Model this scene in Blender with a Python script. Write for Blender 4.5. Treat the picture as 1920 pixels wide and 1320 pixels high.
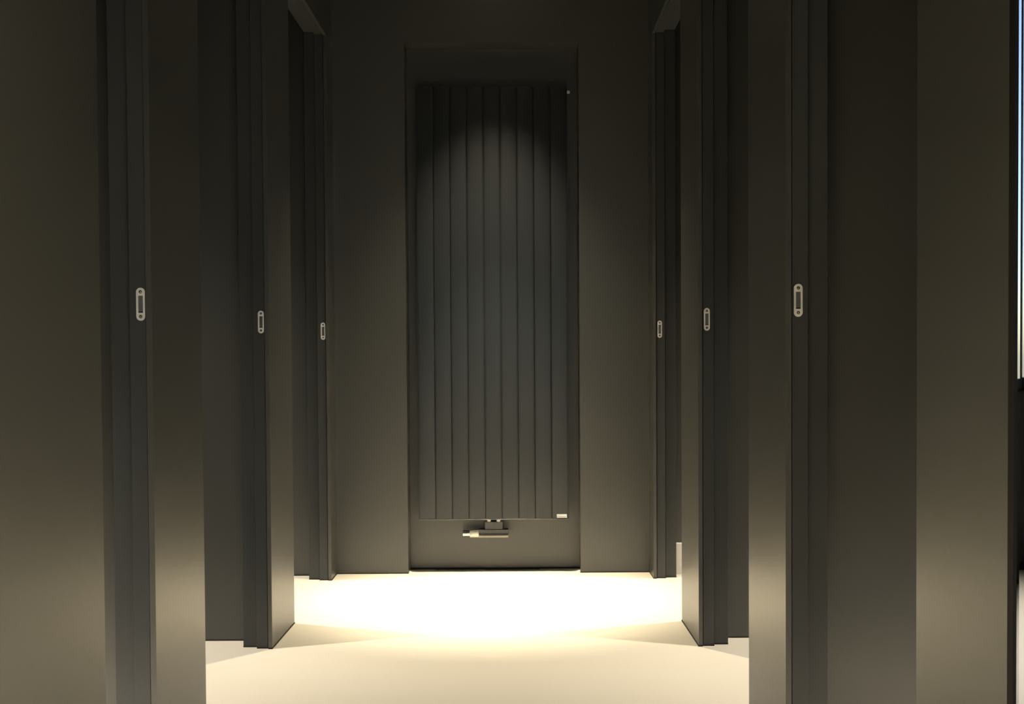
import bpy, bmesh, math
from mathutils import Vector, Matrix

scene = bpy.context.scene
for o in list(bpy.data.objects):
    bpy.data.objects.remove(o)
COL = scene.collection

# ------------------------------------------------------------------ camera
EYE = 0.8385
PITCH, ROLL = 0.0218, 0.006
cd = bpy.data.cameras.new('camera')
cd.sensor_fit = 'HORIZONTAL'
cd.sensor_width = 36.0
cd.lens = 37.5                                     # 2000 px on a 1920 px frame
cd.shift_x = (960 - 978.26) / 1920
cd.shift_y = (719.61 - 660) / 1920
cd.clip_start = 0.02
cam = bpy.data.objects.new('camera', cd)
COL.objects.link(cam)
cam.matrix_world = (Matrix.Translation((0, 0, EYE))
                    @ Matrix.Rotation(math.pi / 2 - PITCH, 4, 'X')
                    @ Matrix.Rotation(-ROLL, 4, 'Z'))
scene.camera = cam

# ------------------------------------------------------------------ world, exposure
w = bpy.data.worlds.new('sky')
scene.world = w
w.use_nodes = True
nt = w.node_tree
bg = nt.nodes['Background']
sky = nt.nodes.new('ShaderNodeTexSky')
sky.sky_type = 'NISHITA'
sky.sun_disc = False
sky.sun_elevation = math.radians(38)
sky.sun_rotation = math.radians(250)
nt.links.new(sky.outputs['Color'], bg.inputs['Color'])
bg.inputs['Strength'].default_value = 0.42

vs = scene.view_settings
vs.view_transform = 'Standard'
vs.look = 'None'
vs.exposure = 0.0
vs.gamma = 1.0
vs.use_curve_mapping = False

WARM = (1.0, 0.84, 0.58)              # corridor lamps
ROOM_WARM = (1.0, 0.88, 0.71)         # side-room lamps
CORRIDOR_SPOT = (560.0, 200.0)      # narrow beam and its wider spill
LOBBY_SPOT = (1900.0, 210.0)
ROOM_SPOT = {('left', 1): 800, ('left', 2): 0.0, ('left', 3): 0.0,
             ('right', 1): 520, ('right', 2): 0.0, ('right', 3): 0.0}
ROOM_SPILL = (0.0, 290.0, 300.0)

# ------------------------------------------------------------------ materials
def new_mat(name):
    m = bpy.data.materials.new(name)
    m.use_nodes = True
    return m, m.node_tree, m.node_tree.nodes['Principled BSDF']

def paint(name, col, rough=0.4, var=0.08, scale=3.0, bump=0.0, bscale=90.0, metal=0.0, spec=0.5, coat=0.0):
    m, t, b = new_mat(name)
    tc = t.nodes.new('ShaderNodeTexCoord')
    n = t.nodes.new('ShaderNodeTexNoise')
    n.inputs['Scale'].default_value = scale
    n.inputs['Detail'].default_value = 4
    t.links.new(tc.outputs['Object'], n.inputs['Vector'])
    r = t.nodes.new('ShaderNodeValToRGB')
    r.color_ramp.elements[0].position = 0.3
    r.color_ramp.elements[1].position = 0.7
    r.color_ramp.elements[0].color = (*[c * (1 - var) for c in col], 1)
    r.color_ramp.elements[1].color = (*[min(1, c * (1 + var)) for c in col], 1)
    t.links.new(n.outputs['Fac'], r.inputs['Fac'])
    t.links.new(r.outputs['Color'], b.inputs['Base Color'])
    b.inputs['Roughness'].default_value = rough
    b.inputs['Metallic'].default_value = metal
    b.inputs['Specular IOR Level'].default_value = spec
    b.inputs['Coat Weight'].default_value = coat
    b.inputs['Coat Roughness'].default_value = 0.33
    if bump:
        n2 = t.nodes.new('ShaderNodeTexNoise')
        n2.inputs['Scale'].default_value = bscale
        n2.inputs['Detail'].default_value = 3
        t.links.new(tc.outputs['Object'], n2.inputs['Vector'])
        bp = t.nodes.new('ShaderNodeBump')
        bp.inputs['Strength'].default_value = bump
        bp.inputs['Distance'].default_value = 0.002
        t.links.new(n2.outputs['Fac'], bp.inputs['Height'])
        t.links.new(bp.outputs['Normal'], b.inputs['Normal'])
    return m

M_WALL = paint('umber_wall_paint', (0.0315, 0.0335, 0.0310), 0.49, 0.05, 2.5, 0.10, 70, spec=0.9, coat=0.65)
M_FRAME = paint('umber_frame_lacquer', (0.042, 0.0465, 0.0485), 0.36, 0.04, 4, 0.0)
M_RAD = paint('anthracite_radiator_enamel', (0.026, 0.0315, 0.038), 0.37, 0.03, 5, 0.0, spec=0.45)
M_RADBACK = paint('black_radiator_core', (0.012, 0.012, 0.013), 0.6, 0.03)
M_VALVE = paint('grey_valve_cover', (0.075, 0.082, 0.090), 0.3, 0.03)
M_FLOOR = paint('cream_poured_floor', (0.80, 0.765, 0.68), 0.5, 0.02, 1.3, 0.02, 30)
M_CEIL = paint('umber_ceiling_paint', (0.05, 0.047, 0.04), 0.6, 0.05)
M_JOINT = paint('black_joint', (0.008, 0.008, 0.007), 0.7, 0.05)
M_STEEL = paint('brushed_steel', (0.93, 0.93, 0.91), 0.5, 0.03, 60, 0.0, metal=0.3)
M_MAGNET = paint('grey_magnet_insert', (0.22, 0.23, 0.25), 0.3, 0.05, metal=0.7)
M_SCREW = paint('dark_screw', (0.06, 0.06, 0.055), 0.3, 0.1, metal=0.8)
M_SCREWTOP = paint('bright_screw_socket', (0.8, 0.8, 0.77), 0.25, 0.05, metal=0.9)
M_CHROME = paint('polished_chrome', (0.85, 0.84, 0.82), 0.12, 0.02, metal=1.0)
M_NICKEL = paint('satin_white_nickel', (0.86, 0.83, 0.74), 0.4, 0.02, metal=0.35)
M_BADGE = paint('pale_badge', (0.72, 0.74, 0.76), 0.3, 0.03, metal=0.3)
M_WHITE = paint('white_skirting_paint', (0.90, 0.89, 0.85), 0.5, 0.02)
M_BLACK = paint('black_profile', (0.005, 0.005, 0.005), 0.7, 0.05, spec=0.2)
M_LIP = paint('satin_lip', (0.30, 0.29, 0.26), 0.35, 0.03, metal=0.3)
M_MIRROR = paint('mirror_silver', (0.50, 0.52, 0.53), 0.01, 0.0, metal=1.0)
M_PAVE = paint('pale_paving', (0.42, 0.41, 0.39), 0.8, 0.1, 2.0)
M_DARKWALL = paint('dark_lobby_wall', (0.03, 0.03, 0.03), 0.6, 0.06)
M_WINFRAME = paint('grey_window_frame', (0.05, 0.055, 0.065), 0.4, 0.04)

def glass_mat():
    m, t, b = new_mat('window_glass')
    b.inputs['Base Color'].default_value = (1, 1, 1, 1)
    b.inputs['Roughness'].default_value = 0.0
    b.inputs['Transmission Weight'].default_value = 1.0
    b.inputs['IOR'].default_value = 1.05
    return m
M_GLASS = glass_mat()

def lamp_mat():
    m, t, b = new_mat('lit_lamp_lens')
    b.inputs['Base Color'].default_value = (1, 0.9, 0.7, 1)
    b.inputs['Emission Color'].default_value = (1.0, 0.82, 0.58, 1)
    b.inputs['Emission Strength'].default_value = 8.0
    return m
M_LAMP = lamp_mat()

# ------------------------------------------------------------------ helpers
def ident(v):
    return v

def skew_right(v):          # the right-hand corridor wall closes in slightly towards the end wall
    x, y, z = v
    return (x - max(0.0, y - 2.12) * 0.0118, y, z)

def box(bm, x0, x1, y0, y1, z0, z1, f=ident):
    vs_ = [bm.verts.new(f((x, y, z))) for z in (z0, z1) for y in (y0, y1) for x in (x0, x1)]
    for q in ((0, 2, 3, 1), (4, 5, 7, 6), (0, 1, 5, 4), (2, 6, 7, 3), (0, 4, 6, 2), (1, 3, 7, 5)):
        bm.faces.new([vs_[i] for i in q])
    return vs_

def cyl(bm, c, axis, r, h, n=24, r2=None):
    """closed cylinder or frustum starting at c and running h along axis"""
    a = Vector(axis).normalized()
    u = a.orthogonal().normalized()
    v = a.cross(u)
    c = Vector(c)
    r2 = r if r2 is None else r2
    A, B = [], []
    for i in range(n):
        t = 2 * math.pi * i / n
        d = u * math.cos(t) + v * math.sin(t)
        A.append(bm.verts.new(c + d * r))
        B.append(bm.verts.new(c + a * h + d * r2))
    bm.faces.new(A[::-1])
    bm.faces.new(B)
    for i in range(n):
        j = (i + 1) % n
        bm.faces.new((A[i], A[j], B[j], B[i]))

def link(name, bm, mat, parent=None, bevel=0.0, seg=2, smooth=False):
    bmesh.ops.recalc_face_normals(bm, faces=bm.faces)
    if bevel:
        bmesh.ops.bevel(bm, geom=list(bm.edges), offset=bevel, segments=seg, affect='EDGES', profile=0.5)
    me = bpy.data.meshes.new(name)
    bm.to_mesh(me)
    bm.free()
    if smooth:
        for p in me.polygons:
            p.use_smooth = True
        me.set_sharp_from_angle(angle=math.radians(35))
    me.materials.append(mat)
    o = bpy.data.objects.new(name, me)
    COL.objects.link(o)
    if parent is not None:
        o.parent = parent
        o.matrix_parent_inverse = parent.matrix_world.inverted()
    return o

def empty(name, loc):
    o = bpy.data.objects.new(name, None)
    o.empty_display_size = 0.1
    COL.objects.link(o)
    o.location = loc
    o.matrix_world = Matrix.Translation(loc)
    return o

def tag(o, label, cat, group=None, kind=None):
    o['label'] = label
    o['category'] = cat
    if group:
        o['group'] = group
    if kind:
        o['kind'] = kind
    return o

def bx(name, dims, mat, parent=None, bevel=0.0, f=ident):
    bm = bmesh.new()
    box(bm, *dims, f)
    return link(name, bm, mat, parent, bevel)

# ------------------------------------------------------------------ plan (metres, camera stands at x=0, y=0)
XL, XR = -0.7335, 0.5245          # corridor faces
T = 0.09                          # corridor wall thickness
SKIN = 0.0117                     # plaster edge in front of the door frame
CEIL = 2.52
HEAD = 2.075                      # underside of the door heads
# openings: (near edge, far edge) in y
OPEN = [(1.416, 2.12), (2.448, 3.10), (3.405, 4.07)]
YEND = 4.193
YN = 4.28                         # back of the niche
XOL, XOR = -2.60, 2.40            # outer walls of the side rooms
YB = -1.92                        # wall behind the camera
NX0, NX1, NZ = -0.452, 0.2284, 2.080

# ------------------------------------------------------------------ floor, ceiling
bm = bmesh.new()
box(bm, -3.2, 3.2, YB - 0.1, 4.5, -0.06, 0.0)
fl = link('floor', bm, M_FLOOR)
tag(fl, 'seamless cream poured floor running the length of the dark corridor', 'floor', kind='structure')
bm = bmesh.new()
box(bm, -3.2, 3.2, YB - 0.1, 4.5, CEIL, CEIL + 0.08)
tag(link('ceiling', bm, M_CEIL), 'dark ceiling over the corridor and side rooms', 'ceiling', kind='structure')

# ------------------------------------------------------------------ end wall with its niche
bm = bmesh.new()
box(bm, XOL - 0.1, NX0, YEND, YN + 0.1, 0, CEIL)
box(bm, NX1, XOR + 0.1, YEND, YN + 0.1, 0, CEIL)
box(bm, NX0, NX1, YEND, YN + 0.1, NZ, CEIL)
box(bm, NX0, NX1, YN, YN + 0.1, 0, NZ)
bmesh.ops.remove_doubles(bm, verts=bm.verts, dist=1e-5)
tag(link('wall_end', bm, M_WALL), 'dark umber end wall with the tall radiator niche', 'wall', kind='structure')

# ------------------------------------------------------------------ corridor walls (piers joined by the band over the doors)
def corridor_wall(name, side, label):
    s = -1 if side == 'left' else 1
    X = XL if side == 'left' else XR
    f = ident if side == 'left' else skew_right
    def xx(a, b):
        p, q = X + s * a, X + s * b
        return (min(p, q), max(p, q))
    bm = bmesh.new()
    start = 1.15
    if side == 'left':                # the pier at the corridor mouth stands further out
        box(bm, -0.95, -0.558, 0.90, OPEN[0][0], 0, CEIL)
    piers = [(start, OPEN[0][0], False), (OPEN[0][1], OPEN[1][0], True), (OPEN[1][1], OPEN[2][0], True), (OPEN[2][1], YEND, True)]
    for y0, y1, framed in piers:
        last = y1 == YEND
        ya = y0 + 0.07 if framed else y0
        yb = y1 if last else y1 - 0.05
        box(bm, *xx(0, SKIN), y0, y1, 0, HEAD, f)
        box(bm, *xx(SKIN, T), ya, yb, 0, HEAD, f)
    box(bm, *xx(0, SKIN), start, YEND, HEAD, CEIL, f)
    box(bm, *xx(SKIN, T), start, YEND, HEAD + 0.05, CEIL, f)
    return tag(link(name, bm, M_WALL), label, 'wall', kind='structure')

corridor_wall('wall_left', 'left', 'dark left corridor wall of narrow piers between three doorways')
corridor_wall('wall_right', 'right', 'dark right corridor wall of narrow piers between three doorways')

# partitions between the side rooms, seen through the doorways
PART = [(1.15, 1.40), (2.12 + 0.095, 2.448 - 0.05), (3.10 + 0.095, 3.405 - 0.05), (4.07 + 0.095, YEND)]
WHICH = ['near', 'first', 'second', 'last']
for i, (a, b) in enumerate(PART):
    dl = ('beside the glass-edged mirror', 'nearest the camera', 'of the middle doorway', 'of the farthest doorway')[i]
    bm = bmesh.new()
    box(bm, XOL, XL - T, a, b, 0, CEIL)
    tag(link('wall_partition_left_%d' % i, bm, M_WALL), ('dark side-room wall on the left, behind the strike jamb ' + dl) if i else
        'dark wall at the mouth of the corridor on the left', 'wall', kind='structure')
    bm = bmesh.new()
    box(bm, XR + T - (0.025 if i > 1 else 0.005 if i else 0), XOR, a, b, 0, CEIL)
    tag(link('wall_partition_right_%d' % i, bm, M_WALL), ('dark side-room wall on the right, behind the strike jamb ' + dl) if i else
        'dark wall behind the mirror at the right edge', 'wall', kind='structure')
tag(bx('wall_outer_left', (XOL - 0.1, XOL, 1.15, YEND, 0, CEIL), M_WALL), 'outer wall closing the side rooms on the left', 'wall', kind='structure')
tag(bx('wall_outer_right', (XOR, XOR + 0.1, 1.15, YEND, 0, CEIL), M_WALL), 'outer wall closing the side rooms on the right', 'wall', kind='structure')

# ------------------------------------------------------------------ door frames with strike plates
def stadium(bm, cx, y0, y1, cz, hw, hh, f, hole=None, n=10):
    """upright plate with rounded ends, front at y0; optional rectangular hole (half width, half height)"""
    out = []
    for k in range(n + 1):
        t = math.pi * k / n
        out.append((hw * math.cos(t), (hh - hw) + hw * math.sin(t)))
    for k in range(n + 1):
        t = math.pi + math.pi * k / n
        out.append((hw * math.cos(t), -(hh - hw) + hw * math.sin(t)))
    N = len(out)
    F = [bm.verts.new(f((cx + x, y0, cz + z))) for x, z in out]
    B = [bm.verts.new(f((cx + x, y1, cz + z))) for x, z in out]
    for i in range(N):
        j = (i + 1) % N
        bm.faces.new((F[i], F[j], B[j], B[i]))
    if not hole:
        bm.faces.new(F)
        bm.faces.new(B)
        return
    a, b = hole
    rect = [(a, b), (-a, b), (-a, -b), (a, -b)]
    R = [bm.verts.new(f((cx + x, y0, cz + z))) for x, z in rect]
    RB = [bm.verts.new(f((cx + x, y1, cz + z))) for x, z in rect]
    for i in range(4):
        j = (i + 1) % 4
        bm.faces.new((R[i], R[j], RB[j], RB[i]))
    h = n + 1
    bm.faces.new(F[:h] + [R[1], R[0]])                       # top lobe
    bm.faces.new([F[h - 1], F[h], R[2], R[1]])               # left cheek
    bm.faces.new(F[h:] + [R[3], R[2]])                       # bottom lobe
    bm.faces.new([F[-1], F[0], R[0], R[3]])                  # right cheek

def door_frame(side, k):
    s = -1 if side == 'left' else 1
    X = XL if side == 'left' else XR
    f = ident if side == 'left' else skew_right
    yn, yf = OPEN[k]
    n = k + 1 + (0 if side == 'left' else 3)
    root = empty('door_%d' % n, f((X + s * 0.05, yf, 0)))
    def xx(a, b):
        p, q = X + s * a, X + s * b
        return (min(p, q), max(p, q))
    A, B, C = SKIN + 0.0028, 0.0465, T                    # rebate strip A..B, outer stop strip B..C
    # far jamb (carries the strike plate)
    bx('jamb', (*xx(A, B), yf + 0.006, yf + 0.07, 0, HEAD + 0.006), M_FRAME, root, 0.0008, f)
    bx('stop_strip', (*xx(B + 0.0028, C), yf + 0.021, yf + 0.094, 0, HEAD + 0.02), M_FRAME, root, 0.0008, f)
    bx('groove_shade', (*xx(SKIN, A), yf + 0.010, yf + 0.03, 0.001, HEAD + 0.006), M_JOINT, root, 0.0, f)  # black strip standing in for the shade in the skin-to-jamb groove
    bx('groove_shade', (*xx(B, B + 0.0028), yf + 0.024, yf + 0.04, 0.001, HEAD + 0.006), M_JOINT, root, 0.0, f)  # same painted shade in the groove before the stop strip
    # near jamb
    if k > 0:
        bx('jamb', (*xx(A, B), yn - 0.05, yn - 0.006, 0, HEAD + 0.006), M_FRAME, root, 0.0008, f)
        bx('stop_strip', (*xx(B, C), yn - 0.05, yn - 0.021, 0, HEAD + 0.02), M_FRAME, root, 0.0008, f)
    bx('head', (*xx(A, B), yn, yf + 0.006, HEAD + 0.006, HEAD + 0.05), M_FRAME, root, 0.0008, f)
    bx('head_stop_strip', (*xx(B, C), yn, yf + 0.021, HEAD + 0.02, HEAD + 0.05), M_FRAME, root, 0.0008, f)
    # strike plate
    cx = X + s * (0.0236 if side == 'left' else 0.0265)
    zc = 0.955
    y = yf + 0.006
    bm = bmesh.new()
    stadium(bm, cx, y - 0.0022, y + 0.001, zc, 0.0086, 0.0328, f, hole=(0.0048, 0.0170))
    sp = link('strike_plate', bm, M_STEEL, root)
    sp['label'] = 'small steel strike plate with rounded ends'
    bm = bmesh.new()
    box(bm, cx - 0.0048, cx + 0.0048, y - 0.0008, y + 0.0005, zc - 0.0170, zc + 0.0170, f)
    link('magnet_insert', bm, M_MAGNET, sp)
    bm = bmesh.new()
    box(bm, cx - 0.0046, cx + 0.0046, y - 0.0014, y - 0.0006, zc - 0.0168, zc - 0.0148, f)
    link('slot_edge', bm, M_BLACK, sp)
    for dz in (0.0246, -0.0246):
        bm = bmesh.new()
        p = f((cx, y - 0.0022, zc + dz))
        cyl(bm, p, (0, -1, 0), 0.0033, 0.0003, 16)
        link('screw', bm, M_SCREW, sp)
        bm = bmesh.new()
        cyl(bm, (p[0], p[1] - 0.0003, p[2]), (0, -1, 0), 0.0016, 0.0003, 12, 0.0011)
        link('screw_socket', bm, M_SCREWTOP, sp)
    which = ('nearest', 'middle', 'farthest')[k]
    tag(root, 'stepped dark door frame with steel strike plate, %s doorway on the %s' % (which, side), 'door frame',
        'door frames along the corridor', 'structure')

for sd in ('left', 'right'):
    for k in range(3):
        door_frame(sd, k)

# ------------------------------------------------------------------ thin black joints where walls meet the floor
J = 0.004
def joint(n, side, segs, label):
    f = ident if side != 'right' else skew_right
    bm = bmesh.new()
    for d in segs:
        box(bm, *d, -0.001, J, f)
    tag(link('trim_%d' % n, bm, M_JOINT), label, 'floor joint', kind='structure')

e = 0.0012
n = 0
for side, X, s in (('left', XL, -1), ('right', XR, 1)):
    for i in range(1, 4):
        y0 = OPEN[i - 1][1]
        y1 = OPEN[i][0] if i < 3 else YEND
        def xx(a, b):
            p, q = X + s * a, X + s * b
            return (min(p, q), max(p, q))
        segs = [(*xx(-e, SKIN), y0 - e, y1 + (e if i < 3 else 0)),
                (*xx(SKIN, 0.0465), y0 + 0.006 - e, y0 + 0.03),
                (*xx(0.0465, T), y0 + 0.021 - e, y0 + 0.05),
                (*xx(T, T + 1.0), y0 + 0.095 - e, y0 + 0.12 if i < 3 else YEND)]
        n += 1
        joint(n, side, segs, 'thin black joint at the foot of the %s pier on the %s' % (('nearest', 'middle', 'farthest')[i - 1], side))
n += 1
joint(n, 'end', [(XL, NX0 + e, YEND - e, YEND + 0.02), (NX1 - e, XR - 0.022, YEND - e, YEND + 0.02)], 'thin black joint at the foot of the end wall')
n += 1
bm = bmesh.new()
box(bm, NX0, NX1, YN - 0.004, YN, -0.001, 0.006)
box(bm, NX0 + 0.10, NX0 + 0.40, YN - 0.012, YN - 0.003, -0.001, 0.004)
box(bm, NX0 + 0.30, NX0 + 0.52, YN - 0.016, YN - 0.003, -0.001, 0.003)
tag(link('trim_%d' % n, bm, M_JOINT), 'uneven dark joint along the back of the niche floor', 'floor joint', kind='structure')

# white skirting just inside the farthest right-hand room
bm = bmesh.new()
box(bm, XR + T - 0.0225, XOR, 4.07 + 0.075, 4.07 + 0.096, 0.0, 0.122)
bl = link('baseboard_right', bm, M_WHITE, None, 0.001)
tag(bl, 'short bright white upright edge low in the farthest right-hand doorway', 'baseboard', kind='structure')

# ------------------------------------------------------------------ radiator
RX0, RX1, RZ0, RZ1, RY = -0.4073, 0.1822, 0.2148, 1.9088, 4.187
rad = empty('radiator', ((RX0 + RX1) / 2, YN, RZ0))
tag(rad, 'tall anthracite panel radiator hanging in the end wall niche', 'radiator')
NP = 9
pitch = (RX1 - RX0) / NP
gap = 0.0022

def panel_mesh():
    wd = pitch - gap
    bm = bmesh.new()
    prof = []
    r = 0.0025
    prof.append((-wd / 2, 0.012))
    prof.append((-wd / 2, r))
    N = 10
    for i in range(N + 1):
        t = -1 + 2 * i / N
        prof.append((t * (wd / 2 - 0.0012), 0.0016 * t * t))
    prof.append((wd / 2, r))
    prof.append((wd / 2, 0.012))
    zs = [RZ0, RZ0 + 0.0004, RZ0 + 0.0015, RZ0 + 0.0032, RZ0 + 0.0055, RZ1 - 0.004, RZ1 - 0.0005]
    inset = [0.0065, 0.0042, 0.0021, 0.0007, 0.0, 0.0, 0.002]
    rings = []
    for z, ins in zip(zs, inset):
        rings.append([bm.verts.new((x, min(0.012, y + ins), z)) for x, y in prof])
    for a, b in zip(rings, rings[1:]):
        for i in range(len(prof) - 1):
            bm.faces.new((a[i], a[i + 1], b[i + 1], b[i]))
        bm.faces.new((a[-1], a[0], b[0], b[-1]))
    bm.faces.new(rings[0])
    bm.faces.new(rings[-1])
    bmesh.ops.recalc_face_normals(bm, faces=bm.faces)
    me = bpy.data.meshes.new('panel')
    bm.to_mesh(me)
    bm.free()
    for p in me.polygons:
        p.use_smooth = True
    me.set_sharp_from_angle(angle=math.radians(40))
    me.materials.append(M_RAD)
    return me
pm = panel_mesh()
for i in range(NP):
    o = bpy.data.objects.new('panel', pm)
    COL.objects.link(o)
    o.parent = rad
    o.matrix_parent_inverse = rad.matrix_world.inverted()
    o.location = (RX0 + pitch * (i + 0.5), RY, 0)
bx('core', (RX0 + 0.003, RX1 - 0.003, RY + 0.0095, RY + 0.055, RZ0 + 0.002, RZ1 - 0.003), M_RADBACK, rad)
bx('side_cover', (RX0 - 0.0012, RX0 + 0.001, RY + 0.003, RY + 0.055, RZ0, RZ1), M_RAD, rad, 0.0005)
bx('side_cover', (RX1 - 0.001, RX1 + 0.0012, RY + 0.003, RY + 0.055, RZ0, RZ1), M_RAD, rad, 0.0005)
bx('bottom_rail', (RX0, RX1, RY + 0.0065, RY + 0.056, RZ0 - 0.003, RZ0 + 0.0012), M_RAD, rad, 0.0005)
bx('top_rail', (RX0, RX1, RY + 0.0025, RY + 0.056, RZ1 - 0.0012, RZ1 + 0.001), M_RAD, rad, 0.0005)
for z in (0.45, 1.70):
    for x in (-0.30, 0.075):
        bx('wall_bracket', (x - 0.02, x + 0.02, RY + 0.05, YN, z - 0.03, z + 0.03), M_RADBACK, rad)
bm = bmesh.new()
cyl(bm, (RX0, RY + 0.0022, RZ0 - 0.0012), (1, 0, 0), 0.0015, RX1 - RX0, 16)
link('bottom_highlight', bm, M_VALVE, rad, smooth=True)  # paler rod added for the light caught along the bottom edge
# chrome disc added as the bright glint at the middle of the top edge
bm = bmesh.new()
cyl(bm, (-0.1120, RY + 0.016, RZ1), (0, 0, 1), 0.010, 0.0035, 24, 0.007)
link('glint_disc', bm, M_CHROME, rad, smooth=True)
# vent plug at the upper right
vx, vy, vz = 0.1895, RY + 0.020, 1.8916
bm = bmesh.new()
cyl(bm, (RX1, vy, vz), (1, 0, 0), 0.0075, 0.005, 6)
vent = link('vent_plug', bm, M_CHROME, rad)
vent['label'] = 'bright metal air vent plug'
bm = bmesh.new()
cyl(bm, (RX1 + 0.003, vy - 0.006, vz - 0.003), (0.45, -1, -0.35), 0.0062, 0.011, 16)
link('vent_spout', bm, M_NICKEL, vent, smooth=True)
# badge
bg_ = bx('badge', (0.1350, 0.1746, RY - 0.0020, RY + 0.0015, 0.2185, 0.2328), M_BADGE, rad, 0.0006)
bg_['label'] = 'small pale metal badge'
bx('badge_face', (0.1375, 0.1721, RY - 0.0026, RY - 0.0018, 0.2202, 0.2252), M_CHROME, bg_)
# valve block below
VY = 4.235
bm = bmesh.new()
box(bm, -0.1735, -0.0575, VY - 0.016, VY + 0.018, 0.1362, 0.1690)
box(bm, -0.1500, -0.0790, VY - 0.013, VY + 0.016, 0.1690, 0.1990)
vb = link('valve_block', bm, M_VALVE, rad, 0.0016)
vb['label'] = 'grey T-shaped valve cover'
bm = bmesh.new()
cyl(bm, (-0.1735, VY - 0.013, 0.1436), (1, 0, 0), 0.0075, 0.116, 20)
link('cover_lip', bm, M_LIP, vb, smooth=True)
bx('cover_seam', (-0.1730, -0.0580, VY - 0.0185, VY - 0.0155, 0.1512, 0.1519), M_BLACK, vb)
for x in (-0.1335, -0.0955):
    bm = bmesh.new()
    cyl(bm, (x, VY, 0.195), (0, 0, 1), 0.0105, 0.022, 20)
    link('union_nut', bm, M_CHROME, vb, smooth=True)
bm = bmesh.new()
cyl(bm, (-0.1735, VY - 0.004, 0.1525), (-1, 0, 0), 0.0165, 0.0365, 28)
th = link('valve_collar', bm, M_NICKEL, rad, 0.0012, smooth=True)
th['label'] = 'pale metal valve collar'
bm = bmesh.new()
cyl(bm, (-0.2100, VY - 0.004, 0.1525), (-1, 0, 0), 0.0128, 0.0275, 28, 0.0124)
link('valve_spindle', bm, M_CHROME, th, 0.0008, smooth=True)
for k in range(3):
    bm = bmesh.new()
    cyl(bm, (-0.2140 - 0.009 * k, VY - 0.004, 0.1525), (-1, 0, 0), 0.0137, 0.003, 28)
    link('spindle_ring', bm, M_CHROME, th, 0.0006, smooth=True)

# ------------------------------------------------------------------ mirror at the right edge, facing the lobby
mx0, mx1, my, mz0, mz1 = 0.5283, 1.55, 1.146, 0.0, 2.40
mir = empty('wall_mirror', (mx0, my, 0))
tag(mir, 'tall mirror with bright polished edge in black profile, at the right edge', 'mirror')
bx('backing', (mx0, mx1, my - 0.004, my + 0.004, mz0 + 0.002, mz1), M_BLACK, mir)
bx('profile', (XR - 0.0002, mx0, my - 0.010, my + 0.004, mz0, mz1), M_BLACK, mir, 0.0004)
bm = bmesh.new()
bw = 0.0036
ang = math.radians(9)
y_in = my - 0.0075
y_out = y_in + bw * math.tan(ang)
v = [bm.verts.new(p) for p in ((mx0 + bw, y_in, 0.003), (mx1, y_in, 0.003), (mx1, y_in, mz1), (mx0 + bw, y_in, mz1),
                               (mx0 + bw, my - 0.004, 0.003), (mx1, my - 0.004, 0.003), (mx1, my - 0.004, mz1), (mx0 + bw, my - 0.004, mz1))]
for q in ((0, 1, 2, 3), (4, 7, 6, 5), (0, 4, 5, 1), (1, 5, 6, 2), (2, 6, 7, 3), (3, 7, 4, 0)):
    bm.faces.new([v[i] for i in q])
pane = link('mirror_pane', bm, M_MIRROR, mir)
bm = bmesh.new()
v = [bm.verts.new(p) for p in ((mx0, y_out, 0.003), (mx0 + bw, y_in, 0.003), (mx0 + bw, y_in, mz1), (mx0, y_out, mz1),
                               (mx0, my - 0.004, 0.003), (mx0 + bw, my - 0.004, 0.003), (mx0 + bw, my - 0.004, mz1), (mx0, my - 0.004, mz1))]
for q in ((0, 1, 2, 3), (4, 7, 6, 5), (0, 4, 5, 1), (1, 5, 6, 2), (2, 6, 7, 3), (3, 7, 4, 0)):
    bm.faces.new([v[i] for i in q])
pe = link('polished_edge', bm, M_MIRROR, mir)
pe['label'] = 'bright bevelled edge of the mirror'

# ------------------------------------------------------------------ lobby behind the camera (seen in the mirror)
LX = 2.9
SILL, WTOP = 0.71, 2.36
WA, WB_, WC, WD = 0.30, 1.930, 1.980, 2.75
bm = bmesh.new()
box(bm, -LX, WA, YB - 0.12, YB, 0, CEIL)
box(bm, WD, LX, YB - 0.12, YB, 0, CEIL)
box(bm, WA, WD, YB - 0.12, YB, 0, SILL)
box(bm, WA, WD, YB - 0.12, YB, WTOP, CEIL)
tag(link('wall_back', bm, M_DARKWALL), 'dark lobby wall under the daylight window, glimpsed in the mirror', 'wall', kind='structure')
for nm, xa in (('wall_lobby_left', -LX - 0.1), ('wall_lobby_right', LX)):
    tag(bx(nm, (xa, xa + 0.1, YB - 0.12, 1.15, 0, CEIL), M_WALL), 'dark lobby wall beside the corridor mouth on the ' + nm.split('_')[-1], 'wall', kind='structure')
for nm, xa, xb in (('wall_return_left', -LX, XOL), ('wall_return_right', XOR, LX)):
    tag(bx(nm, (xa, xb, 1.15, 1.30, 0, CEIL), M_WALL), 'dark wall return of the lobby on the ' + nm.split('_')[-1], 'wall', kind='structure')
win = empty('window_1', ((WA + WD) / 2, YB, SILL))
tag(win, 'grey framed daylight window reflected in the mirror', 'window', kind='structure')
bx('mullion', (WB_, WC, YB - 0.09, YB - 0.02, SILL, WTOP), M_WINFRAME, win, 0.002)
for xa, xb in ((WA, WB_), (WC, WD)):
    bx('bottom_rail', (xa, xb, YB - 0.08, YB - 0.03, SILL, SILL + 0.05), M_WINFRAME, win, 0.002)
    bx('top_rail', (xa, xb, YB - 0.08, YB - 0.03, WTOP - 0.05, WTOP), M_WINFRAME, win, 0.002)
    bx('pane', (xa, xb, YB - 0.058, YB - 0.052, SILL + 0.05, WTOP - 0.05), M_GLASS, win)
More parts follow.
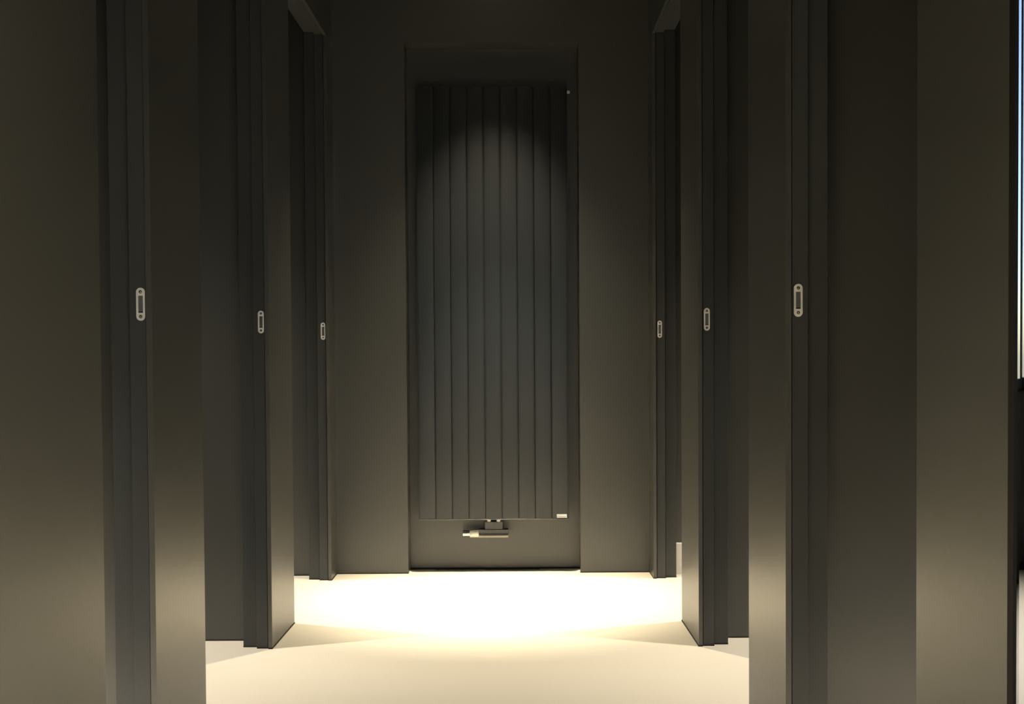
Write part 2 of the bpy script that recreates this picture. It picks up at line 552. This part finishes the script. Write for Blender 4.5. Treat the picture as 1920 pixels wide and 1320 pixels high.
tag(bx('ground_outside', (-14, 14, -30, YB - 0.12, -0.25, -0.15), M_PAVE), 'pale paving outside the lobby window', 'paving', kind='structure')

# ------------------------------------------------------------------ recessed ceiling spotlights
def spotlight(loc, beams, radius, label, group, tint=WARM):
    x, y = loc
    root = empty('ceiling_spotlight', (x, y, CEIL))
    bm = bmesh.new()
    # trim ring
    N = 32
    rings = [(0.050, CEIL), (0.050, CEIL - 0.004), (0.040, CEIL - 0.005), (0.036, CEIL - 0.001)]
    R = [[bm.verts.new((x + r * math.cos(2 * math.pi * i / N), y + r * math.sin(2 * math.pi * i / N), z)) for i in range(N)] for r, z in rings]
    for a in range(len(R)):
        A_, B_ = R[a], R[(a + 1) % len(R)]
        for i in range(N):
            j = (i + 1) % N
            bm.faces.new((A_[i], A_[j], B_[j], B_[i]))
    link('trim_ring', bm, M_BLACK, root, smooth=True)
    bm = bmesh.new()
    cyl(bm, (x, y, CEIL), (0, 0, -1), 0.034, 0.002, 24)
    link('lens', bm, M_LAMP, root)
    tag(root, label, 'spotlight', group)
    for pw, sz, bl, *tilt in beams:
        if pw <= 0:
            continue
        ld = bpy.data.lights.new('spot_beam', 'SPOT')
        ld.energy = pw
        ld.color = tint
        ld.spot_size = math.radians(sz)
        ld.spot_blend = bl
        ld.shadow_soft_size = radius
        lo = bpy.data.objects.new('spot_beam', ld)
        COL.objects.link(lo)
        lo.location = (x, y, CEIL - 0.012)
        lo.rotation_euler = (math.radians(tilt[0]) if tilt else 0.0, 0, 0)

G = 'recessed ceiling spotlights'
spotlight((-0.106, 3.77), [(CORRIDOR_SPOT[0], 38, 1.0), (CORRIDOR_SPOT[1], 67, 0.95, -3.5)], 0.012, 'recessed ceiling spotlight in front of the radiator niche', G)
spotlight((-0.24, 0.55), [(LOBBY_SPOT[0], 44, 1.0), (LOBBY_SPOT[1], 76, 1.0)], 0.012, 'recessed ceiling spotlight at the mouth of the corridor', G)
spotlight((1.45, -0.85), [(520.0, 52, 1.0)], 0.012, 'added unseen ceiling spotlight brightening the lobby floor in the mirror', G, ROOM_WARM)  # lamp added so the mirrored lobby floor looks bright
ROOMPOS = {('left', 1): (-1.15, 1.66), ('left', 2): (-1.95, 2.70), ('left', 3): (-1.95, 3.84),
           ('right', 1): (1.05, 1.66), ('right', 2): (1.75, 2.66), ('right', 3): (1.75, 3.84)}
for (sd, k), pos in ROOMPOS.items():
    spotlight(pos, [(ROOM_SPOT[(sd, k)], 40, 1.0), (ROOM_SPILL[k - 1], 86, 0.75)], 0.02,
              'recessed ceiling spotlight in the %s side room on the %s' % (('nearest', 'middle', 'farthest')[k - 1], sd), G, ROOM_WARM)
